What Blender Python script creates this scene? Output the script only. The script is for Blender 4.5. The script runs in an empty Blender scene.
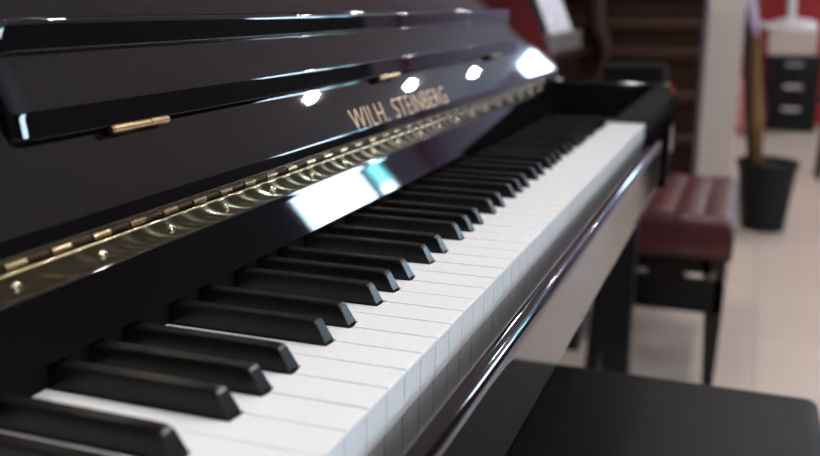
import bpy, bmesh, math, random
from mathutils import Vector, Matrix
random.seed(7)
S = 0.001
Z0 = 745.0            # height of the white key tops above the floor, mm
C = bpy.context.scene.collection
PI = math.pi

# ------------------------------------------------------------------ materials
def mat(name, col, rough=0.5, metal=0.0, ior=1.5, emit=None, estr=0.0, bump=None, coat=0.0, noise=None, spec=0.5):
    m = bpy.data.materials.new(name); m.use_nodes = True
    nt = m.node_tree; b = nt.nodes['Principled BSDF']
    b.inputs['Base Color'].default_value = (*col, 1); b.inputs['Roughness'].default_value = rough
    b.inputs['Metallic'].default_value = metal; b.inputs['IOR'].default_value = ior
    b.inputs['Specular IOR Level'].default_value = spec
    if coat:
        b.inputs['Coat Weight'].default_value = coat; b.inputs['Coat Roughness'].default_value = 0.03
    if emit:
        b.inputs['Emission Color'].default_value = (*emit, 1); b.inputs['Emission Strength'].default_value = estr
    tc = nt.nodes.new('ShaderNodeTexCoord')
    if noise:                       # (scale, second colour, contrast stretch)
        n = nt.nodes.new('ShaderNodeTexNoise'); n.inputs['Scale'].default_value = noise[0]; n.inputs['Detail'].default_value = 4
        mp = nt.nodes.new('ShaderNodeMapping')
        if len(noise) > 2: mp.inputs['Scale'].default_value = noise[2]
        r = nt.nodes.new('ShaderNodeValToRGB')
        r.color_ramp.elements[0].position = 0.35; r.color_ramp.elements[1].position = 0.65
        r.color_ramp.elements[0].color = (*col, 1); r.color_ramp.elements[1].color = (*noise[1], 1)
        nt.links.new(tc.outputs['Object'], mp.inputs[0]); nt.links.new(mp.outputs[0], n.inputs['Vector'])
        nt.links.new(n.outputs['Fac'], r.inputs[0]); nt.links.new(r.outputs[0], b.inputs['Base Color'])
    if bump:                        # (scale, strength, distance)
        n = nt.nodes.new('ShaderNodeTexNoise'); n.inputs['Scale'].default_value = bump[0]; n.inputs['Detail'].default_value = 3
        bp = nt.nodes.new('ShaderNodeBump'); bp.inputs['Strength'].default_value = bump[1]; bp.inputs['Distance'].default_value = bump[2]
        nt.links.new(tc.outputs['Object'], n.inputs['Vector']); nt.links.new(n.outputs['Fac'], bp.inputs['Height'])
        nt.links.new(bp.outputs[0], b.inputs['Normal'])
    return m

M = {}
M['lacquer'] = mat('black_lacquer', (.0035, .003, .0035), .025, ior=1.52)
M['bronze_lacquer'] = mat('brown_black_lacquer', (.006, .0035, .003), .06, ior=1.5)
M['ivory'] = mat('white_key_plastic', (.79, .79, .785), .22)
M['keywood'] = mat('key_stick_wood', (.30, .30, .31), .6)
M['ebony'] = mat('black_key_plastic', (.006, .0058, .0055), .27, spec=.26, bump=(900, .05, .0003))
M['felt'] = mat('black_felt', (.005, .004, .004), .95, spec=.1)
M['brass'] = mat('brass', (.52, .43, .25), .16, 1.0)
M['brass_bright'] = mat('bright_brass', (.66, .50, .27), .24, 1.0)
M['brass_dark'] = mat('dark_brass', (.045, .028, .018), .4, 1.0)
M['steel'] = mat('screw_steel', (.62, .52, .36), .18, 1.0)
M['gold'] = mat('gold_leaf', (.83, .56, .33), .42, .55)
M['wall_dark'] = mat('charcoal_paint', (.035, .03, .034), .8)
M['wall_light'] = mat('pale_paint', (.62, .58, .56), .85, bump=(60, .1, .002))
M['wall_mauve'] = mat('mauve_paint', (.44, .35, .45), .85)
M['ceiling'] = mat('ceiling_white', (.72, .68, .75), .9)
M['red'] = mat('red_paint', (.36, .022, .028), .7, bump=(40, .1, .002))
M['pillar'] = mat('pillar_paint', (.50, .43, .38), .8)
M['oxblood'] = mat('oxblood_leather', (.045, .007, .009), .38, bump=(220, .25, .002), noise=(9, (.065, .010, .012)))
M['black_leather'] = mat('black_leather', (.005, .0045, .0045), .5, spec=.14, bump=(260, .25, .0015))
M['black_wood'] = mat('satin_black_wood', (.003, .003, .003), .3, spec=.3)
M['chrome'] = mat('chrome', (.8, .8, .82), .12, 1.0)
M['pot'] = mat('black_plastic', (.005, .005, .005), .55, spec=.25)
M['soil'] = mat('soil', (.03, .018, .01), .95, bump=(90, .8, .01), noise=(60, (.06, .04, .025)))
M['bark'] = mat('bark', (.20, .10, .028), .8, bump=(70, .7, .01), noise=(30, (.09, .045, .015), (1, 1, .2)))
M['dark_bark'] = mat('dark_bark', (.05, .025, .012), .8, bump=(70, .7, .01))
M['leaf'] = mat('leaf_green', (.035, .10, .02), .45)
M['maroon'] = mat('maroon_cloth', (.10, .008, .03), .6)
M['lilac'] = mat('lilac_strip', (.42, .33, .50), .5)
M['pink'] = mat('pink_mottled_cloth', (.42, .10, .11), .8, noise=(26, (.55, .28, .27)))
M['cab'] = mat('cabinet_black', (.005, .005, .006), .45, spec=.25)
M['beige'] = mat('beige_plastic', (.52, .44, .38), .5)
M['white'] = mat('white_plastic', (.80, .78, .80), .35)
M['paper'] = mat('paper', (.72, .70, .76), .8, noise=(45, (.50, .49, .56), (.25, 1, 2.5)))
M['grey'] = mat('grey_metal', (.16, .14, .13), .4)
M['green_poster'] = mat('teal_film', (.22, .60, .58), .3)
M['green_poster'].node_tree.nodes['Principled BSDF'].inputs['Transmission Weight'].default_value = .9
M['green_poster'].node_tree.nodes['Principled BSDF'].inputs['IOR'].default_value = 1.02
M['trimwhite'] = mat('white_trim', (.7, .68, .66), .5)
M['window_frame'] = mat('dark_window_frame', (.03, .03, .035), .4)

def wood(name, c1, c2, rough, horizontal=True):
    m = bpy.data.materials.new(name); m.use_nodes = True; nt = m.node_tree; b = nt.nodes['Principled BSDF']
    tc = nt.nodes.new('ShaderNodeTexCoord'); mp = nt.nodes.new('ShaderNodeMapping')
    mp.inputs['Scale'].default_value = (1.2, 1.2, 9)
    n = nt.nodes.new('ShaderNodeTexNoise'); n.inputs['Scale'].default_value = 5; n.inputs['Detail'].default_value = 6
    n.inputs['Distortion'].default_value = 1.2
    r = nt.nodes.new('ShaderNodeValToRGB'); r.color_ramp.elements[0].position = .3; r.color_ramp.elements[1].position = .7
    r.color_ramp.elements[0].color = (*c1, 1); r.color_ramp.elements[1].color = (*c2, 1)
    nt.links.new(tc.outputs['Object'], mp.inputs[0]); nt.links.new(mp.outputs[0], n.inputs['Vector'])
    nt.links.new(n.outputs['Fac'], r.inputs[0]); nt.links.new(r.outputs[0], b.inputs['Base Color'])
    b.inputs['Roughness'].default_value = rough; b.inputs['Specular IOR Level'].default_value = .2
    return m
M['walnut'] = wood('walnut', (.011, .0038, .0018), (.028, .0095, .004), .45)
M['walnut_light'] = wood('light_walnut', (.018, .007, .003), (.036, .013, .006), .5)

def tile_mat():
    m = bpy.data.materials.new('beige_floor_tiles'); m.use_nodes = True; nt = m.node_tree; b = nt.nodes['Principled BSDF']
    tc = nt.nodes.new('ShaderNodeTexCoord'); mp = nt.nodes.new('ShaderNodeMapping')
    mp.inputs['Location'].default_value = (.13, .21, 0)
    br = nt.nodes.new('ShaderNodeTexBrick'); br.offset = 0; br.inputs['Scale'].default_value = 1
    br.inputs['Brick Width'].default_value = .6; br.inputs['Row Height'].default_value = .6
    br.inputs['Mortar Size'].default_value = .004; br.inputs['Mortar Smooth'].default_value = .3
    br.inputs['Color1'].default_value = (.60, .50, .43, 1); br.inputs['Color2'].default_value = (.55, .465, .40, 1)
    br.inputs['Mortar'].default_value = (.42, .35, .30, 1)
    n = nt.nodes.new('ShaderNodeTexNoise'); n.inputs['Scale'].default_value = 3; n.inputs['Detail'].default_value = 5
    mx = nt.nodes.new('ShaderNodeMixRGB'); mx.blend_type = 'MULTIPLY'; mx.inputs[0].default_value = .25
    nt.links.new(tc.outputs['Object'], mp.inputs[0]); nt.links.new(mp.outputs[0], br.inputs['Vector'])
    nt.links.new(mp.outputs[0], n.inputs['Vector'])
    nt.links.new(br.outputs['Color'], mx.inputs[1]); nt.links.new(n.outputs['Fac'], mx.inputs[2])
    nt.links.new(mx.outputs[0], b.inputs['Base Color']); b.inputs['Roughness'].default_value = .32
    return m
M['floor'] = tile_mat()

# ------------------------------------------------------------------ helpers (all lengths in mm, z from the key tops unless absolute)
def V(x, y, z): return Vector((x * S, y * S, (z + Z0) * S))

def link(name, bm, m, parent=None, smooth=None, bevel=None):
    bmesh.ops.recalc_face_normals(bm, faces=bm.faces)
    me = bpy.data.meshes.new(name); bm.to_mesh(me); bm.free()
    for mm in (m if isinstance(m, (list, tuple)) else [m]): me.materials.append(mm)
    o = bpy.data.objects.new(name, me); C.objects.link(o)
    if smooth is not None:
        me.polygons.foreach_set('use_smooth', [True] * len(me.polygons))
        if smooth < 180:
            me.update()
            bm2 = bmesh.new(); bm2.from_mesh(me)
            for e in bm2.edges:
                if len(e.link_faces) == 2 and e.calc_face_angle(0) > math.radians(smooth): e.smooth = False
            bm2.to_mesh(me); bm2.free()
    if bevel:
        b = o.modifiers.new('Bevel', 'BEVEL'); b.width = bevel * S; b.segments = 3; b.limit_method = 'ANGLE'; b.angle_limit = math.radians(35)
        b.harden_normals = False
    if smooth is not None and smooth < 180:
        wn = o.modifiers.new('Weighted', 'WEIGHTED_NORMAL'); wn.keep_sharp = True; wn.weight = 100
    if parent is not None:
        o.parent = parent
        o.matrix_parent_inverse = parent_world(parent).inverted()
    return o

def parent_world(p):
    m = p.matrix_basis.copy()
    while p.parent:
        m = p.parent.matrix_basis @ p.matrix_parent_inverse @ m if False else parent_world(p.parent) @ p.matrix_parent_inverse @ p.matrix_basis
        break
    return m

def tag(o, label, cat, group=None):
    o['label'] = label; o['category'] = cat
    if group: o['group'] = group
    return o

def thing(name, loc, label, cat, group=None, rz=0):
    o = bpy.data.objects.new(name, None); C.objects.link(o); o.empty_display_size = .05
    o.location = loc; o.rotation_euler = (0, 0, rz)
    return tag(o, label, cat, group)

def box(bm, x0, x1, y0, y1, z0, z1, mi=0, rot=None):
    vs = [bm.verts.new(V(x, y, z)) for z in (z0, z1) for y in (y0, y1) for x in (x0, x1)]
    fs = []
    for q in ((0, 2, 3, 1), (4, 5, 7, 6), (0, 1, 5, 4), (2, 6, 7, 3), (0, 4, 6, 2), (1, 3, 7, 5)):
        f = bm.faces.new([vs[i] for i in q]); f.material_index = mi; fs.append(f)
    if rot is not None:
        for v in vs: v.co = rot @ v.co
    return vs, fs

def prism_x(bm, prof, x0, x1, nx=1):
    """closed profile in (y, z) pushed along X"""
    rings = []
    for i in range(nx + 1):
        x = x0 + (x1 - x0) * i / nx
        rings.append([bm.verts.new(V(x, y, z)) for y, z in prof])
    n = len(prof)
    for a, b in zip(rings, rings[1:]):
        for i in range(n): bm.faces.new((a[i], a[(i + 1) % n], b[(i + 1) % n], b[i]))
    bm.faces.new(rings[0][::-1]); bm.faces.new(rings[-1])

def prism_yz(bm, prof, x0, x1): prism_x(bm, prof, x0, x1)

def tube(bm, p0, p1, r0, r1=None, n=16, caps=True):
    p0, p1 = Vector(p0), Vector(p1); r1 = r0 if r1 is None else r1
    d = (p1 - p0).normalized(); a = d.orthogonal().normalized(); b = d.cross(a)
    R = [[bm.verts.new(p + (a * math.cos(t * 2 * PI / n) + b * math.sin(t * 2 * PI / n)) * r) for t in range(n)] for p, r in ((p0, r0), (p1, r1))]
    for i in range(n): bm.faces.new((R[0][i], R[0][(i + 1) % n], R[1][(i + 1) % n], R[1][i]))
    if caps: bm.faces.new(R[0][::-1]); bm.faces.new(R[1])

def path_tube(bm, pts, rs, n=12):
    rings = []
    for i, p in enumerate(pts):
        d = (Vector(pts[min(i + 1, len(pts) - 1)]) - Vector(pts[max(i - 1, 0)])).normalized()
        a = d.cross(Vector((0.13, 1, 0.05))).normalized(); b = d.cross(a)
        rings.append([bm.verts.new(Vector(p) + (a * math.cos(t * 2 * PI / n) + b * math.sin(t * 2 * PI / n)) * rs[i]) for t in range(n)])
    for A, B in zip(rings, rings[1:]):
        for i in range(n): bm.faces.new((A[i], A[(i + 1) % n], B[(i + 1) % n], B[i]))
    bm.faces.new(rings[0][::-1]); bm.faces.new(rings[-1])

def lathe(bm, prof, cx, cy, n=32, caps=True):
    """prof = [(r, z)] around a vertical axis, mm"""
    rings = [[bm.verts.new(V(cx + r * math.cos(t * 2 * PI / n), cy + r * math.sin(t * 2 * PI / n), z)) for t in range(n)] for r, z in prof]
    for A, B in zip(rings, rings[1:]):
        for i in range(n): bm.faces.new((A[i], A[(i + 1) % n], B[(i + 1) % n], B[i]))
    if caps: bm.faces.new(rings[0][::-1]); bm.faces.new(rings[-1])

def arc(cy, cz, r, a0, a1, n=8):
    return [(cy + r * math.cos(math.radians(a0 + (a1 - a0) * i / n)), cz + r * math.sin(math.radians(a0 + (a1 - a0) * i / n))) for i in range(n + 1)]

FZ = -Z0     # floor level in key-top coordinates

# ------------------------------------------------------------------ the room
def structure(name, bm, m, **k):
    o = link(name, bm, m, **k); o['kind'] = 'structure'; return o
XA, XB, YA, YB, CZ = -3000, 13000, -4600, 800, 1900
bm = bmesh.new(); box(bm, XA, XB, YA, YB, FZ - 60, FZ); structure('floor', bm, M['floor'])
bm = bmesh.new(); box(bm, XA, XB, YA, YB, CZ, CZ + 60); structure('ceiling', bm, M['ceiling'])
bm = bmesh.new(); box(bm, XA, XB, YB, YB + 80, FZ, CZ); structure('wall_left', bm, M['wall_light'])
bm = bmesh.new(); box(bm, XA - 80, XA, YA, YB, FZ, CZ); structure('wall_back', bm, M['wall_dark'])
bm = bmesh.new(); box(bm, 7450, 7550, -1030, YB, FZ, CZ); structure('wall_middle', bm, M['red'])
# street-side wall with two tall shop windows
WINS = [(-900, 900, 500, 1300), (8650, 10750, 1050, 1890), (10830, 11480, 1050, 1890)]  # first window is added to light the key fronts, the others are mirrored
WEND = 11540
xs = [XA] + [v for w in WINS for v in w[:2]] + [WEND]
bm = bmesh.new()
for i in range(0, len(xs), 2): box(bm, xs[i], xs[i + 1], YA - 80, YA, FZ, CZ)
for w in WINS:
    box(bm, w[0], w[1], YA - 80, YA, FZ, w[2]); box(bm, w[0], w[1], YA - 80, YA, w[3], CZ)
structure('wall_right', bm, M['wall_dark'])
bm = bmesh.new(); box(bm, WEND, 12800, YA - 80, YA, FZ, CZ); structure('wall_corner', bm, M['wall_mauve'])
bm = bmesh.new(); box(bm, 12800, XB, YA - 80, YA, FZ, CZ); structure('wall_end', bm, M['red'])
FW = (-2400, -2040, 1330, 1860)
def pane_glass():
    m = bpy.data.materials.new('clear_pane'); m.use_nodes = True; nt = m.node_tree
    for n in list(nt.nodes): nt.nodes.remove(n)
    o = nt.nodes.new('ShaderNodeOutputMaterial'); mx = nt.nodes.new('ShaderNodeMixShader'); t = nt.nodes.new('ShaderNodeBsdfTransparent')
    g = nt.nodes.new('ShaderNodeBsdfGlossy'); g.inputs['Roughness'].default_value = .02; mx.inputs[0].default_value = .08
    nt.links.new(t.outputs[0], mx.inputs[1]); nt.links.new(g.outputs[0], mx.inputs[2]); nt.links.new(mx.outputs[0], o.inputs[0])
    return m
M['pane'] = pane_glass()
for i, w in enumerate(WINS):
    bm = bmesh.new()
    for a, b in ((w[0], w[0] + 50), (w[1] - 50, w[1])): box(bm, a, b, YA - 70, YA - 10, w[2], w[3])
    for a, b in ((w[2], w[2] + 50), (w[3] - 50, w[3])): box(bm, w[0], w[1], YA - 70, YA - 10, a, b)
    fr = structure('window_%d' % (i + 1), bm, M['window_frame'])
    bm = bmesh.new(); box(bm, w[0] + 50, w[1] - 50, YA - 44, YA - 38, w[2] + 50, w[3] - 50)
    link('pane', bm, M['pane'], fr)
bm = bmesh.new()
box(bm, XB, XB + 80, YA, FW[0], FZ, CZ); box(bm, XB, XB + 80, FW[1], YB, FZ, CZ); box(bm, XB, XB + 80, FW[0], FW[1], FZ, FW[2]); box(bm, XB, XB + 80, FW[0], FW[1], FW[3], CZ)
structure('wall_far', bm, M['wall_mauve'])
bm = bmesh.new()
for a, b in ((FW[0], FW[0] + 25), (FW[1] - 25, FW[1])): box(bm, XB + 10, XB + 60, a, b, FW[2], FW[3])
fr = structure('window_4', bm, M['trimwhite'])
bm = bmesh.new(); box(bm, XB + 30, XB + 36, FW[0] + 25, FW[1] - 25, FW[2], FW[3]); link('pane', bm, M['pane'], fr)
bm = bmesh.new(); box(bm, 10890, 11420, YA - 60, YA - 52, 1250, 1840)
tag(link('window_poster', bm, M['green_poster']), 'teal poster hanging in the shop window, seen only as a reflection in the piano', 'poster')
# pillar
bm = bmesh.new(); box(bm, 3478, 3508, -91, 66, FZ, CZ); structure('pillar', bm, M['pillar'], bevel=4)

# ------------------------------------------------------------------ the piano
piano = thing('upright_piano', V(410, 150, FZ), 'black polished upright piano with its lid open over the white and black keys', 'piano')
PT = lambda name, bm, m, **k: link(name, bm, m, piano, **k)
PW = 23.5
offs = {1: -3., 2: 3., 4: -4., 5: 0., 6: 4.}
blacks = []
for o in range(-2, 6):
    for k in (1, 2, 4, 5, 6):
        if o == -2 and k != 6: continue
        blacks.append(((k + 7 * o) * PW + offs[k]))
HB = 4.9
for k in range(-9, 43):
    x0, x1 = k * PW + .27, (k + 1) * PW - .27
    lx, rx = x0, x1
    for b in blacks:
        if abs(b - k * PW) < 8: lx = b + HB + 1.3
        if abs(b - (k + 1) * PW) < 8: rx = b - HB - 1.3
    dz = random.uniform(-.12, .12)
    out = [(x0, -.9), (x1, -.9), (x1, 49.0)]
    if rx < x1: out += [(rx, 49.0)]
    out += [(rx, 152), (lx, 152)]
    if lx > x0: out += [(lx, 49.0)]
    out += [(x0, 49.0)]
    bm = bmesh.new()
    top = [bm.verts.new(V(x, y, dz)) for x, y in out]; bot = [bm.verts.new(V(x, y, dz - 2.6)) for x, y in out]
    ft = bm.faces.new(top); bm.faces.new(bot[::-1])
    n = len(out)
    for i in range(n): bm.faces.new((top[i], bot[i], bot[(i + 1) % n], top[(i + 1) % n]))
    bmesh.ops.bevel(bm, geom=[e for e in ft.edges if max(v.co.y for v in e.verts) < 49.5 * S], offset=.55 * S, segments=2, affect='EDGES')
    box(bm, x0 + .1, x1 - .1, .2, 2.2, dz - 23, dz - 2.6)
    w = box(bm, x0 + .3, x1 - .3, 1.2, 48, dz - 50, dz - 23, 1)
    PTk = link('white_key', bm, [M['ivory'], M['keywood']], piano)

for b in blacks:
    bm = bmesh.new()
    hb, ht = HB, HB - .75
    secs = [(50, 0, hb), (50.5, 1.0, hb), (55.5, 10.3, ht + .15), (57.2, 11.7, ht), (60.5, 12.1, ht), (146, 12.1, ht)]
    rings = []
    for y, z, h in secs[1:]:
        pts = [(-hb, -3), (-hb, .5)]
        q = min(1.0, z * .3)
        pts += [(-h, z - q), (-h + q * .8, z), (h - q * .8, z), (h, z - q)] + [(hb, .5), (hb, -3)]
        rings.append([bm.verts.new(V(b + px, y, pz)) for px, pz in pts])
    for A, B in zip(rings, rings[1:]):
        for i in range(len(A)): 
            try: bm.faces.new((A[i], A[(i + 1) % len(A)], B[(i + 1) % len(A)], B[i]))
            except ValueError: pass
    bm.faces.new(rings[0][::-1]); bm.faces.new(rings[-1])
    bmesh.ops.remove_doubles(bm, verts=bm.verts, dist=1e-6)
    link('black_key', bm, M['ebony'], piano, smooth=19)

XL, XR = -226, 1018          # inner faces of the cheeks
# key bed, key slip
bm = bmesh.new(); prism_x(bm, [(-30, -76), (-30, -28)] + [(y, z) for y, z in arc(-18, -26, 12, 180, 104, 10)] + [(-19.6, -15.0), (-18.8, -16.4), (-18, -60), (140, -60), (140, -76)], XL - 2, XR + 2)
PT('key_slip', bm, M['bronze_lacquer'], smooth=30)
bm = bmesh.new(); box(bm, XL - 85, XR + 85, -24, 330, -98, -76.2); PT('key_bed', bm, M['lacquer'], bevel=2)
bm = bmesh.new(); box(bm, XL, XR, 4, 230, -59.8, -51); PT('key_frame', bm, M['felt'])
# name board with its rounded top, behind the keys
nb = [(139, 15.5)] + [(148.6, 40.6), (149.0, 41.3), (149.7, 44.0), (150.2, 44.6), (151, 44.8)] + [(185, 44.8), (185, 17), (160, 15)]
bm = bmesh.new(); prism_x(bm, nb, XL, XR); PT('name_board', bm, M['lacquer'], smooth=40)
bm = bmesh.new(); box(bm, XL, XR, 147, 150, -5, 15); PT('felt_strip', bm, M['felt'])
# continuous brass hinge
def leafpos(x, s):
    """s 0..16 up the leaf"""
    q = s / 13.2
    g = 30 * (1 - q) ** 2.2
    ph = 2 * PI * (x - g + 3 * math.sin(x / 37.)) / 19.57
    d = .20 * math.sin(ph) + .08 * math.sin(2 * PI * (x - g) / 58.7 + 2.0)
    d *= min(1, .25 + q * 1.5)
    y = 151.2 + s * math.cos(math.radians(78)) - d * .97
    z = 44.6 + s * math.sin(math.radians(78)) + d * .2
    if s < 2: y += (2 - s) * .0; 
    return y, z
bm = bmesh.new()
nx = 620; ss = [0, .6, 1.3, 2.2, 3.2, 4.3, 5.5, 7, 8.5, 10, 11.6, 13.2]
grid = [[bm.verts.new(V(XL + 2 + (XR - XL - 4) * i / nx, *leafpos(XL + 2 + (XR - XL - 4) * i / nx, s))) for s in ss] for i in range(nx + 1)]
for A, B in zip(grid, grid[1:]):
    for j in range(len(ss) - 1): bm.faces.new((A[j], A[j + 1], B[j + 1], B[j]))
hinge = PT('continuous_hinge', bm, M['brass'], smooth=180)
so = hinge.modifiers.new('Solidify', 'SOLIDIFY'); so.thickness = 1.0 * S; so.offset = 1
bm = bmesh.new()
x = -18 - 29.35 * 7; i = 1
while x < XR - 8:
    L = 13.6 if i % 2 == 0 else 15.75
    x2 = min(x + L, XR - 2)
    if i % 2 == 0: tube(bm, V(x + .3, 155.6, 59.6), V(x2 - .3, 155.6, 59.6), 2.0 * S, n=14)
    x = x2; i += 1
link('hinge_knuckle', bm, M['brass'], hinge, smooth=40)
bm = bmesh.new(); x = -18 - 29.35 * 7; i = 1
while x < XR - 8:
    L = 13.6 if i % 2 == 0 else 15.75
    x2 = min(x + L, XR - 2)
    if i % 2 == 1: tube(bm, V(x + .1, 156.0, 59.7), V(x2 - .1, 156.0, 59.7), 1.7 * S, n=14)
    x = x2; i += 1
link('hinge_knuckle', bm, M['brass_dark'], hinge, smooth=40)  # recessed segments, shade of the recess put into a darker brass
bm = bmesh.new(); prism_x(bm, [(156.2, 61.4), (156.5, 63.0), (158.4, 63.0), (157.6, 60)], XL + 2, XR - 2)
link('hinge_leaf', bm, M['brass'], hinge)
x = -28 - 58.7 * 3
while x < XR - 10:
    y, z = leafpos(x, 5.6); bm = bmesh.new()
    c = V(x, y - .6, z + .15); nrm = Vector((0, -.97, .24))
    pr = [(0.0, 1.4), (1.3, 1.3), (2.3, .8), (3.0, -.4)]
    a = Vector((1, 0, 0)); bb = nrm.cross(a)
    rings = [[bm.verts.new(c + nrm * h * S + (a * math.cos(t * PI / 8) + bb * math.sin(t * PI / 8)) * r * S) for t in range(16)] for r, h in pr[1:]]
    for A, B in zip(rings, rings[1:]):
        for i in range(16): bm.faces.new((A[i], A[(i + 1) % 16], B[(i + 1) % 16], B[i]))
    bm.faces.new(rings[0])
    link('screw', bm, M['steel'], hinge, smooth=50)
    x += 58.7

# fall board: leaning panel, coordinates (s up the slope, n out of it)
TH = math.radians(65); TY, TZ = math.cos(TH), math.sin(TH)
def fp(s, n): return (155 + s * TY - n * TZ, 66 + s * TZ + n * TY)
FX0, FX1 = -300, 1112
prof = [fp(s, n) for s, n in [(170, -18), (170, -2), (168, 0)] + [(6.2, 0), (5.3, -.05), (4.6, -.22), (-1.4, -1.5), (-2.2, -2.0), (-2.4, -3.4), (-2.4, -14), (4, -18)]]
bm = bmesh.new(); prism_x(bm, prof, FX0, FX1); fall = PT('fall_board', bm, M['lacquer'], smooth=30)
# lip folded onto it: flat board ending in a raised bar
lp = [(46, .3), (46, 4.6), (46.3, 5.6), (47.2, 6.1), (56.6, 9.3), (57.6, 9.7), (58.6, 10.0), (59.8, 10.2), (86.5, 10.2), (87.2, 10.6), (87.8, 13.2), (88.5, 13.9), (98.0, 18.0), (99.2, 18.4)]
lp += [(101.2 + 2.4 * math.sin(a), 16.3 + 2.4 * math.cos(a)) for a in (-.2, .2, .6, 1.0, 1.4)] + [(104, 9), (104, .3)]
bm = bmesh.new()
LX0, LX1 = -58, 888
def lip_ring(x, sc):
    return [bm.verts.new(V(x, *fp(s if sc > .99 else 75 + (s - 75) * (1 - (1 - sc) * .18), .3 + (n - .3) * sc))) for s, n in lp]
rings = [lip_ring(LX0, .25), lip_ring(LX0 + 1.5, .55), lip_ring(LX0 + 5, .82), lip_ring(LX0 + 9, .95), lip_ring(LX0 + 14, 1), lip_ring(LX1 - 7, 1), lip_ring(LX1 - 3.5, .88), lip_ring(LX1 - 1.2, .62), lip_ring(LX1, .25)]
for A, B in zip(rings, rings[1:]):
    for i in range(len(lp)): bm.faces.new((A[i], A[(i + 1) % len(lp)], B[(i + 1) % len(lp)], B[i]))
bm.faces.new(rings[0][::-1]); bm.faces.new(rings[-1])
lip = PT('fall_board_lip', bm, M['lacquer'], smooth=32)
for hx in (32, 403, 774):
    bm = bmesh.new()
    y, z = fp(44.5, 4.5)
    for a, b, r in ((-24, -8.5, 2.7), (-7.8, 7.8, 2.4), (8.5, 24, 2.7)):
        tube(bm, V(hx + a, y, z), V(hx + b, y, z), r * S, n=16)
    tube(bm, V(hx - 25.5, y, z), V(hx - 24, y, z), 2.2 * S, n=12); tube(bm, V(hx + 24, y, z), V(hx + 25.5, y, z), 2.2 * S, n=12)
    h = link('lip_hinge', bm, M['brass_bright'], lip, smooth=40)
    h['label'] = 'small brass hinge'
    # little rubber bumper above each hinge
bm = bmesh.new()
# lettering
def letters(body, width, x0, s0, height):
    cu = bpy.data.curves.new('lettering', 'FONT'); cu.body = body; cu.size = 1; cu.space_character = 1.06
    cu.extrude = .004; cu.offset = -.02
    to = bpy.data.objects.new('lettering_source', cu); C.objects.link(to)
    bpy.context.view_layer.update()
    me = bpy.data.meshes.new_from_object(to.evaluated_get(bpy.context.evaluated_depsgraph_get()))
    bpy.data.objects.remove(to); bpy.data.curves.remove(cu)
    xs = [v.co.x for v in me.vertices]; ys = [v.co.y for v in me.vertices]
    ax, bx, ay, by = min(xs), max(xs), min(ys), max(ys)
    for v in me.vertices:
        X = x0 + (v.co.x - ax) / (bx - ax) * width; s = s0 + (v.co.y - ay) / (by - ay) * height
        v.co = V(X, *fp(s, .12 + (.12 if v.co.z > 0 else -.12)))
    me.materials.clear(); me.materials.append(M['gold'])
    o = bpy.data.objects.new('lettering', me); C.objects.link(o); o.parent = fall
    o.matrix_parent_inverse = parent_world(fall).inverted()
    o['label'] = 'flat gold capital letters'
letters('WILH.', 77, 300, 5.5, 18.5)
letters('STEINBERG', 151, 394, 5.5, 18.5)
# cheeks
def cheek(x0, x1):
    pr = [(-34, -98)] + [(-37, -95)] + arc(-17, 39, 20, 180, 90, 10) + [(235, 59), (235, -98)]
    bm = bmesh.new(); prism_x(bm, pr, x0, x1)
    return PT('cheek', bm, M['lacquer'], bevel=3, smooth=30)
cheek(XR, XR + 62); cheek(XL - 62, XL)
# carcass
for a, b in ((FX0 - 45, FX0 - 5), (FX1 + 5, FX1 + 45)):
    bm = bmesh.new(); prism_x(bm, [(236, FZ + 30), (236, 470), (640, 470), (640, FZ + 30)], a, b); PT('side_panel', bm, M['lacquer'], bevel=3)
bm = bmesh.new(); box(bm, FX0 - 4, FX1 + 4, 262, 284, 60, 470); PT('upper_panel', bm, M['lacquer'], bevel=2)
bm = bmesh.new(); box(bm, FX0 - 55, FX1 + 55, 215, 650, 471, 495); PT('top_lid', bm, M['lacquer'], bevel=4)
bm = bmesh.new(); box(bm, FX0 - 4, FX1 + 4, 240, 260, FZ + 110, -99); PT('lower_panel', bm, M['lacquer'], bevel=2)
bm = bmesh.new(); box(bm, FX0 - 4, FX1 + 4, 236, 640, FZ + 30, FZ + 109); PT('plinth', bm, M['lacquer'], bevel=2)
bm = bmesh.new(); box(bm, FX0 - 4, FX1 + 4, 620, 640, FZ + 110, 470); PT('back_board', bm, M['felt'])
for s in (0, 1):
    a = (XL - 85) if not s else XR + 5
    bm = bmesh.new(); box(bm, a, a + 80, -20, 235, FZ + 0, FZ + 60); 
    PT('toe_block', bm, M['lacquer'], bevel=6)
for s in (FX0 - 40, FX1 + 10):
    for y in (260, 600):
        bm = bmesh.new(); tube(bm, V(s + 15, y, FZ), V(s + 15, y, FZ + 30), 22 * S, n=20); PT('castor', bm, M['brass_dark'])

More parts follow.
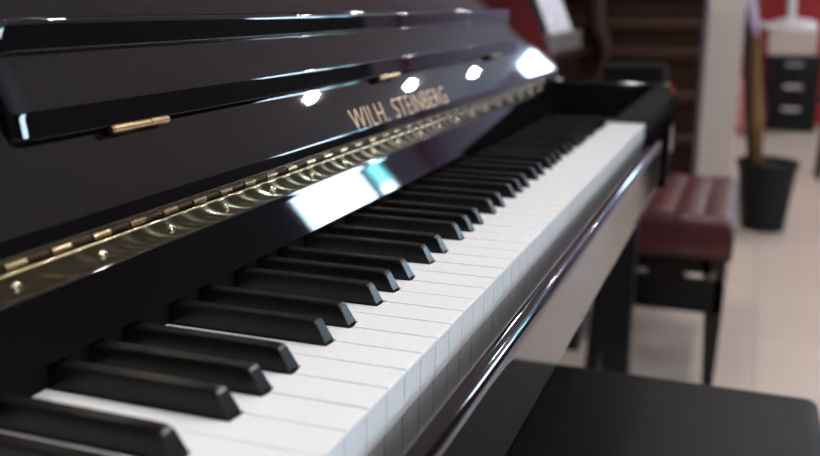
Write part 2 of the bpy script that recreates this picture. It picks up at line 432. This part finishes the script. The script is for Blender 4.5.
# ------------------------------------------------------------------ cushions
def cushion(bm, x0, x1, y0, y1, z0, z1, r, tuft=None, crown=6, nx=64, ny=40):
    """upholstered pad with rounded rim; tuft=(cx, cy, depth)"""
    def P(u, v):
        x = x0 + (x1 - x0) * u; y = y0 + (y1 - y0) * v
        ex = min(x - x0, x1 - x); ey = min(y - y0, y1 - y)
        e = min(ex, ey)
        # rounded corners and rim
        h = math.sqrt(max(0, 1 - (1 - min(1, ex / r)) ** 2)) * math.sqrt(max(0, 1 - (1 - min(1, ey / r)) ** 2))
        z = z1 - r + r * h + crown * math.sin(PI * u) * math.sin(PI * v)
        if tuft:
            cx, cy, d = tuft
            fx, fy = u * cx, v * cy
            dd = abs(math.sin(PI * fx)) ** .5 * abs(math.sin(PI * fy)) ** .5
            z -= d * (1 - dd) * min(1, e / (r * 1.2))
        return V(x, y, z)
    def sp(n):  # denser near the rims
        return [.5 - .5 * math.cos(PI * i / n) if not tuft else i / n for i in range(n + 1)]
    us, vs = sp(nx), sp(ny)
    g = [[bm.verts.new(P(u, v)) for v in vs] for u in us]
    for i in range(nx):
        for j in range(ny): bm.faces.new((g[i][j], g[i + 1][j], g[i + 1][j + 1], g[i][j + 1]))
    rim = [g[i][0] for i in range(nx + 1)] + [g[nx][j] for j in range(1, ny + 1)] + [g[i][ny] for i in range(nx - 1, -1, -1)] + [g[0][j] for j in range(ny - 1, 0, -1)]
    cxm, cym = (x0 + x1) / 2 * S, (y0 + y1) / 2 * S
    zt = (z0 + Z0) * S
    prev = rim
    for k, bul in ((.33, .0045), (.66, .0045), (1, -.001)):
        ring = []
        for v in rim:
            dx, dy = v.co.x - cxm, v.co.y - cym; L = math.hypot(dx, dy)
            ring.append(bm.verts.new((v.co.x + dx / L * bul, v.co.y + dy / L * bul, v.co.z + (zt - v.co.z) * k)))
        for i in range(len(rim)): bm.faces.new((prev[i], prev[(i + 1) % len(rim)], ring[(i + 1) % len(rim)], ring[i]))
        prev = ring
    bm.faces.new(prev)

def taper_leg(bm, cx, cy, z0, z1, w0, w1, d0=None, d1=None, shift=(0, 0)):
    d0 = d0 or w0; d1 = d1 or w1
    vs = []
    for z, w, d, sx, sy in ((z0, w0, d0, *shift), (z1, w1, d1, 0, 0)):
        vs.append([bm.verts.new(V(cx + sx + a * w / 2, cy + sy + b * d / 2, z)) for a, b in ((-1, -1), (1, -1), (1, 1), (-1, 1))])
    for i in range(4): bm.faces.new((vs[0][i], vs[0][(i + 1) % 4], vs[1][(i + 1) % 4], vs[1][i]))
    bm.faces.new(vs[0][::-1]); bm.faces.new(vs[1])

# black bench, pushed under the keyboard
bb = thing('piano_bench', V(350, -95, FZ), 'black leather piano bench under the keyboard in the foreground, plain smooth seat', 'bench')
BX0, BX1, BY0, BY1, BZ = 60, 624, -243, 60, -234
bm = bmesh.new(); cushion(bm, BX0, BX1, BY0, BY1, BZ - 62, BZ - 4, 14, crown=4); link('seat', bm, M['black_leather'], bb, smooth=180)
bm = bmesh.new(); box(bm, BX0 + 10, BX1 - 10, BY0 + 10, BY1 - 10, BZ - 120, BZ - 63); link('apron', bm, M['black_wood'], bb, bevel=3)
bm = bmesh.new()
for y in (BY0 + 30, BY1 - 30):
    for x in (BX0 + 35, BX1 - 35):
        bm = bmesh.new(); taper_leg(bm, x, y, FZ, BZ - 121, 30, 48); link('leg', bm, M['black_wood'], bb, bevel=2)
for y in (BY0 + 0, ):
    bm = bmesh.new(); tube(bm, V(BX1 - 6, -95, BZ - 92), V(BX1 + 22, -95, BZ - 92), 5 * S); tube(bm, V(BX1 + 22, -95, BZ - 92), V(BX1 + 40, -95, BZ - 92), 19 * S, n=24)
    link('knob', bm, M['black_wood'], bb, smooth=40)

# oxblood tufted bench
rb = thing('piano_bench', V(2020, 0, FZ), 'oxblood red tufted leather bench on black legs behind the far end of the keyboard', 'bench')
RX0, RX1, RY0, RY1 = 1745, 2290, -133, 138
bm = bmesh.new(); cushion(bm, RX0, RX1, RY0, RY1, -398, -292, 26, tuft=(6, 4, 9), crown=5, nx=90, ny=48); link('seat', bm, M['oxblood'], rb, smooth=180)
bm = bmesh.new()
for sx in (0, 1):
    x = RX0 + 14 if not sx else RX1 - 44
    box(bm, x, x + 30, RY0 + 40, RY1 - 12, -436, -399)
box(bm, RX0 + 14, RX1 - 14, RY0 + 46, RY0 + 66, -436, -399); box(bm, RX0 + 14, RX1 - 14, RY1 - 32, RY1 - 12, -436, -399)
link('lift_frame', bm, M['black_wood'], rb)
bm = bmesh.new()
x0, x1, y0, y1 = RX0 + 14, RX1 - 14, RY0 + 10, RY1 - 22
box(bm, x0, x0 + 24, y0, y1, -532, -452); box(bm, x1 - 24, x1, y0, y1, -532, -452)
box(bm, x0, x1, y0, y0 + 24, -532, -452); box(bm, x0, x1, y1 - 24, y1, -532, -452)
link('apron', bm, M['black_wood'], rb, bevel=2)
for y in (RY0 + 46, RY1 - 60):
    bm = bmesh.new(); box(bm, RX0 + 60, RX1 - 60, y, y + 14, -520, -430); link('scissor_plate', bm, M['black_wood'], rb)
for x in (x0 + 22, x1 - 22):
    bm = bmesh.new(); taper_leg(bm, x, y0 + 20, FZ, -533, 26, 44, 22, 40); link('leg', bm, M['black_wood'], rb, bevel=2)
    bm = bmesh.new(); taper_leg(bm, x, y1 + 34, FZ, -399, 26, 34, 34, 40, shift=(0, 26)); link('leg', bm, M['black_wood'], rb, bevel=2)

# ------------------------------------------------------------------ potted tree
pot = thing('potted_tree', V(3600, -222, FZ), 'slim tree with a brown trunk in a black tapered pot beside the pale pillar', 'plant')
px, py = 3640, -228
bm = bmesh.new(); lathe(bm, [(84, FZ), (88, FZ + 6), (116, FZ + 262), (124, FZ + 264), (124, FZ + 290), (114, FZ + 290), (110, FZ + 250), (2, FZ + 250)], px, py, 40)
link('pot', bm, M['pot'], pot, smooth=40)
bm = bmesh.new(); lathe(bm, [(108, FZ + 240), (108, FZ + 262), (60, FZ + 270), (1, FZ + 272)], px, py, 24); link('soil', bm, M['soil'], pot, smooth=60)
bm = bmesh.new()
def curve_pts(pts): return [V(*p) for p in pts]
path_tube(bm, curve_pts([(px, -182, FZ + 250), (px, -172, -300), (px, -163, -208), (px, -150, -60), (px, -142, 40), (px, -130, 120), (px + 20, -120, 260), (px + 10, -135, 700), (px, py + 30, 1560)]),
          [.028, .027, .022, .018, .016, .015, .014, .013, .008])
link('trunk', bm, M['bark'], pot, smooth=180)
bm = bmesh.new()
path_tube(bm, curve_pts([(px + 30, -168, FZ + 250), (px + 40, -140, -300), (px + 40, -118, -120), (px + 30, -104, 60), (px + 30, -96, 180), (px + 30, -112, 560)]),
          [.018, .019, .018, .017, .014, .008])
link('trunk', bm, M['dark_bark'], pot, smooth=180)
rnd = random.Random(3)
bm = bmesh.new()
for k in range(70):
    a = rnd.uniform(0, 2 * PI); h = rnd.uniform(1330, 1640); d = Vector((math.cos(a), math.sin(a), rnd.uniform(-.3, .5))).normalized()
    c = V(px + 5, py - 40, h); L = rnd.uniform(.16, .26); w = L * .17; side = d.cross(Vector((0, 0, 1))).normalized(); up = side.cross(d)
    p = [c, c + d * L * .35 + side * w, c + d * L * .4 + up * w * .4, c + d * L * .35 - side * w, c + d * L - Vector((0, 0, L * .25))]
    v = [bm.verts.new(q) for q in p]
    for f in ((0, 1, 2), (0, 2, 3), (1, 4, 2), (2, 4, 3)): bm.faces.new([v[i] for i in f])
link('foliage', bm, M['leaf'], pot)
# pole, cushion and a lilac strip by the trunk
bm = bmesh.new()
path_tube(bm, curve_pts([(6850, -60, 420), (6850, -100, 160), (6850, -122, 27), (6850, -165, -280), (6850, -205, -500), (6850, -235, FZ + 34)]), [.028, .030, .028, .032, .036, .03])
tag(link('pole', bm, M['maroon'], smooth=180), 'dark maroon pole standing between the tree trunk and the black drawers', 'pole')
bm = bmesh.new()
path_tube(bm, curve_pts([(3600, -92, 260), (3600, -106, 190), (3600, -124, 110), (3600, -140, 50)]), [.016, .018, .018, .008])
o = link('trunk_strip', bm, M['lilac'], pot, smooth=180)  # plain lilac strip along the upper trunk
bm = bmesh.new(); cushion(bm, 6600, 6760, -175, -40, FZ + 2, -330, 30, nx=16, ny=16, crown=8)
tag(link('floor_cushion', bm, M['pink'], smooth=180), 'pink mottled cushion standing on the floor between pillar and tree', 'cushion')

# ------------------------------------------------------------------ drawer cabinet and what stands on it
cab = thing('drawer_cabinet', V(7120, -412, FZ), 'black cabinet of three drawers with silver handles against the red wall', 'cabinet')
cx0, cx1, cy0, cy1, cz0, cz1 = 6900, 7350, -592, -232, FZ + 12, -188
bm = bmesh.new(); box(bm, cx0 + 16, cx1, cy0, cy1, cz0, cz1); link('body', bm, M['cab'], cab, bevel=3)
for k in range(3):
    za = -669 + k * 162
    bm = bmesh.new(); box(bm, cx0 - 4, cx0 + 15, cy0 + 8, cy1 - 8, za, za + 155); d = link('drawer', bm, M['cab'], cab, bevel=3)
    bm = bmesh.new(); ym = (cy0 + cy1) / 2
    box(bm, cx0 - 28, cx0 - 18, ym - 62, ym + 62, za + 84, za + 108)
    box(bm, cx0 - 19, cx0 - 3, ym - 60, ym - 52, za + 90, za + 102); box(bm, cx0 - 19, cx0 - 3, ym + 52, ym + 60, za + 90, za + 102)
    link('handle', bm, M['chrome'], d, bevel=2)
bm = bmesh.new(); box(bm, cx0 + 5, cx1 - 30, cy0 + 44, cy1 + 16, cz1 + 1, -16)
tag(link('storage_box', bm, M['beige'], bevel=10), 'beige box standing on top of the black drawer cabinet', 'box')
lamp = thing('desk_lamp', V(7080, -382, -15), 'white desk lamp with a round base on the beige box', 'lamp')
bm = bmesh.new(); lathe(bm, [(160, -15), (170, 4), (164, 40), (120, 66), (20, 78)], 7110, -382, 32); link('base', bm, M['white'], lamp, smooth=50)
bm = bmesh.new(); tube(bm, V(7110, -362, 76), V(7110, -350, 420), 30 * S); link('stem', bm, M['white'], lamp, smooth=40)
bm = bmesh.new(); lathe(bm, [(150, 400), (60, 540), (55, 540), (145, 400), (150, 400)], 7110, -350, 28, False); link('shade', bm, M['white'], lamp, smooth=40)
bm = bmesh.new(); path_tube(bm, curve_pts([(6910, -130, 40), (6910, -165, 30), (6910, -200, 20), (6910, -260, 12)]), [.014, .024, .026, .020])
tag(link('paper_roll', bm, M['trimwhite'], smooth=180), 'cream paper roll jutting left off the beige box', 'paper roll')
# stool at the right edge
st = thing('stool', V(5000, -600, FZ), 'dark wooden stool cut by the right edge of the picture', 'stool')
bm = bmesh.new(); lathe(bm, [(120, -330), (128, -322), (128, -300), (118, -292), (2, -290)], 5000, -588, 32); link('seat', bm, M['walnut'], st, smooth=40)
for a in (.8, 2.37, 3.94, 5.5):
    bm = bmesh.new(); tube(bm, V(5000 + 105 * math.cos(a), -588 + 105 * math.sin(a), FZ), V(5000 + 80 * math.cos(a), -588 + 80 * math.sin(a), -330), 13 * S, 16 * S); link('leg', bm, M['walnut'], st, smooth=40)

# ------------------------------------------------------------------ walnut organ beyond the bench
org = thing('organ_case', V(2800, 170, FZ), 'tall dark walnut instrument case with horizontal panels left of the pillar', 'organ')
OX, OY0, OY1 = 2500, 6, 790
bm = bmesh.new(); box(bm, OX, OX + 260, OY0, OY1, FZ, 640); link('body', bm, M['walnut'], org, bevel=6)
for z in (-600, -420, -250, -120, 10, 95, 190, 330):
    bm = bmesh.new(); prism = [(OX - 14, z), (OX - 14, z + 26), (OX, z + 40), (OX, z - 10)]
    v = [[bm.verts.new(V(x, y, zz)) for x, zz in prism] for y in (OY0 + 6, OY1 - 6)]
    for i in range(4): bm.faces.new((v[0][i], v[0][(i + 1) % 4], v[1][(i + 1) % 4], v[1][i]))
    bm.faces.new(v[0]); bm.faces.new(v[1][::-1]); link('moulding', bm, M['walnut_light'], org, bevel=3)
bm = bmesh.new()
path_tube(bm, curve_pts([(OX - 45, 310, FZ), (OX - 45, 310, -60), (OX - 45, 285, 20), (OX - 45, 290, 60), (OX - 45, 312, 110), (OX - 45, 315, 200), (OX - 45, 300, 420)]), [.022, .020, .018, .026, .028, .026, .02], 16)
link('corner_post', bm, M['walnut_light'], org, smooth=180)
# low walnut console with a grey ledge and sheet music
con = thing('upright_piano', V(2200, 560, FZ), 'dark brown wooden piano holding the sheet music beyond the black piano', 'piano')
bm = bmesh.new(); box(bm, 1950, 2412, 352, 780, FZ + 80, 20); link('body', bm, M['walnut'], con, bevel=10)
bm = bmesh.new(); box(bm, 1950, 2412, 470, 780, 46, 480); link('upper_case', bm, M['walnut'], con, bevel=8)
bm = bmesh.new(); box(bm, 1940, 2420, 340, 785, 21, 45); link('lid', bm, M['walnut_light'], con, bevel=8)
for x in (1990, 2375):
    for y in (385, 750):
        bm = bmesh.new(); taper_leg(bm, x, y, FZ, FZ + 80, 34, 46); link('foot', bm, M['walnut'], con)
bm = bmesh.new(); taper_leg(bm, 1975, 262, FZ, -120, 40, 52); link('leg', bm, M['walnut'], con)
bm = bmesh.new(); box(bm, 1950, 2412, 236, 351, -119, -40); link('key_bed', bm, M['walnut'], con, bevel=6)
bm = bmesh.new(); box(bm, 1990, 2395, 346, 420, 46, 98)
link('music_ledge', bm, M['grey'], con, bevel=6)
def leaning(name, y, x0, x1, z0, z1, t, m, text=''):
    bm = bmesh.new(); k = .41
    v = [bm.verts.new(V(x, y + k * (z - z0), z)) for x, z in ((x0, z0), (x1, z0), (x1, z1), (x0, z1))]
    w = [bm.verts.new(V(x, y + t + k * (z - z0), z)) for x, z in ((x0, z0), (x1, z0), (x1, z1), (x0, z1))]
    bm.faces.new(v); bm.faces.new(w[::-1])
    for i in range(4): bm.faces.new((v[i], v[(i + 1) % 4], w[(i + 1) % 4], w[i]))
    return link(name, bm, m)
tag(leaning('sheet_music', 359, 2000, 2307, 99, 340, 3, M['paper']), 'white printed sheet music leaning upright on the brown piano', 'sheet music')
tag(leaning('music_folder', 364, 1890 + 45, 2290, 99, 330, 8, M['pot']), 'black folder leaning behind the white sheet music', 'folder')
# black instrument top showing over the cheek
bo = thing('keyboard_case', V(1500, 85, FZ), 'flat black keyboard case on a stand just beyond the right cheek', 'case')
bm = bmesh.new(); box(bm, 1500, 1640, 24, 142, -10, 52); link('body', bm, M['felt'], bo, bevel=1)
bm = bmesh.new(); box(bm, 1540, 1600, 60, 120, FZ + 20, -11); link('column', bm, M['cab'], bo)
bm = bmesh.new(); box(bm, 1480, 1660, 20, 170, FZ, FZ + 20); link('foot', bm, M['cab'], bo, bevel=4)

# ------------------------------------------------------------------ ceiling lamps
lamps = [(5951, -2145), (8361, -2280), (10702, -2331), (3450, -3500), (1100, -2900), (-1300, -2400), (-300, -900), (2300, -900), (4600, -560), (900, 250)]  # lamps mirrored in the piano first, then unseen ones added to light the keys
M['lamp_glow'] = mat('lamp_lens', (1, 1, 1), .5, emit=(1.0, .965, .94), estr=1320)
for i, (x, y) in enumerate(lamps):
    t = thing('ceiling_lamp', V(x, y, CZ), 'round white ceiling downlight, reflected in the piano or added to light the keys', 'ceiling light', 'ceiling downlights')
    bm = bmesh.new(); lathe(bm, [(39, CZ - 1), (65, CZ - 1), (65, CZ - 7), (56, CZ - 12), (39, CZ - 12), (39, CZ - 1)], x, y, 32, False); link('trim_ring', bm, M['trimwhite'], t, smooth=40)
    bm = bmesh.new(); lathe(bm, [(38, CZ - 2), (38, CZ - 10), (1, CZ - 10)], x, y, 32); link('lens', bm, M['lamp_glow'], t)
for w in WINS:
    L = bpy.data.lights.new('window_daylight', 'AREA'); L.shape = 'RECTANGLE'; L.size = (w[1] - w[0]) * S; L.size_y = (w[3] - w[2]) * S
    L.cycles.is_portal = True
    lo = bpy.data.objects.new('window_daylight', L); C.objects.link(lo); lo.location = V((w[0] + w[1]) / 2, YA + 5, (w[2] + w[3]) / 2)
    lo.rotation_euler = (math.radians(90), 0, 0)

w = bpy.data.worlds.new('World'); bpy.context.scene.world = w; w.use_nodes = True
bg = w.node_tree.nodes['Background']; bg.inputs[0].default_value = (.60, .81, 1.0, 1); bg.inputs[1].default_value = 30

# ------------------------------------------------------------------ camera (solved from the key spacing)
yaw, pitch, roll = 0.3574393822431902, 0.24118766325485022, 0.002595147273937898
f = Vector((math.cos(yaw) * math.cos(pitch), math.sin(yaw) * math.cos(pitch), -math.sin(pitch)))
r = Vector((math.sin(yaw), -math.cos(yaw), 0)); u = r.cross(f)
r2 = math.cos(roll) * r + math.sin(roll) * u; u2 = -math.sin(roll) * r + math.cos(roll) * u
cam = bpy.data.cameras.new('camera'); co = bpy.data.objects.new('camera', cam); C.objects.link(co)
co.matrix_world = Matrix(((r2.x, u2.x, -f.x, -.38977), (r2.y, u2.y, -f.y, -.14811), (r2.z, u2.z, -f.z, .17389 + Z0 * S), (0, 0, 0, 1)))
cam.sensor_width = 36; cam.lens = 913.17 / 820 * 36; cam.clip_start = .01
cam.dof.use_dof = True; cam.dof.focus_distance = .56; cam.dof.aperture_fstop = 5.6
sc = bpy.context.scene; sc.camera = co
vs = sc.view_settings; vs.view_transform = 'Standard'; vs.look = 'None'; vs.gamma = 1; vs.use_curve_mapping = False; vs.exposure = 0.10
sc.cycles.max_bounces = 10; sc.cycles.diffuse_bounces = 6; sc.cycles.glossy_bounces = 6
sc.cycles.use_denoising = True; sc.cycles.sample_clamp_indirect = 8
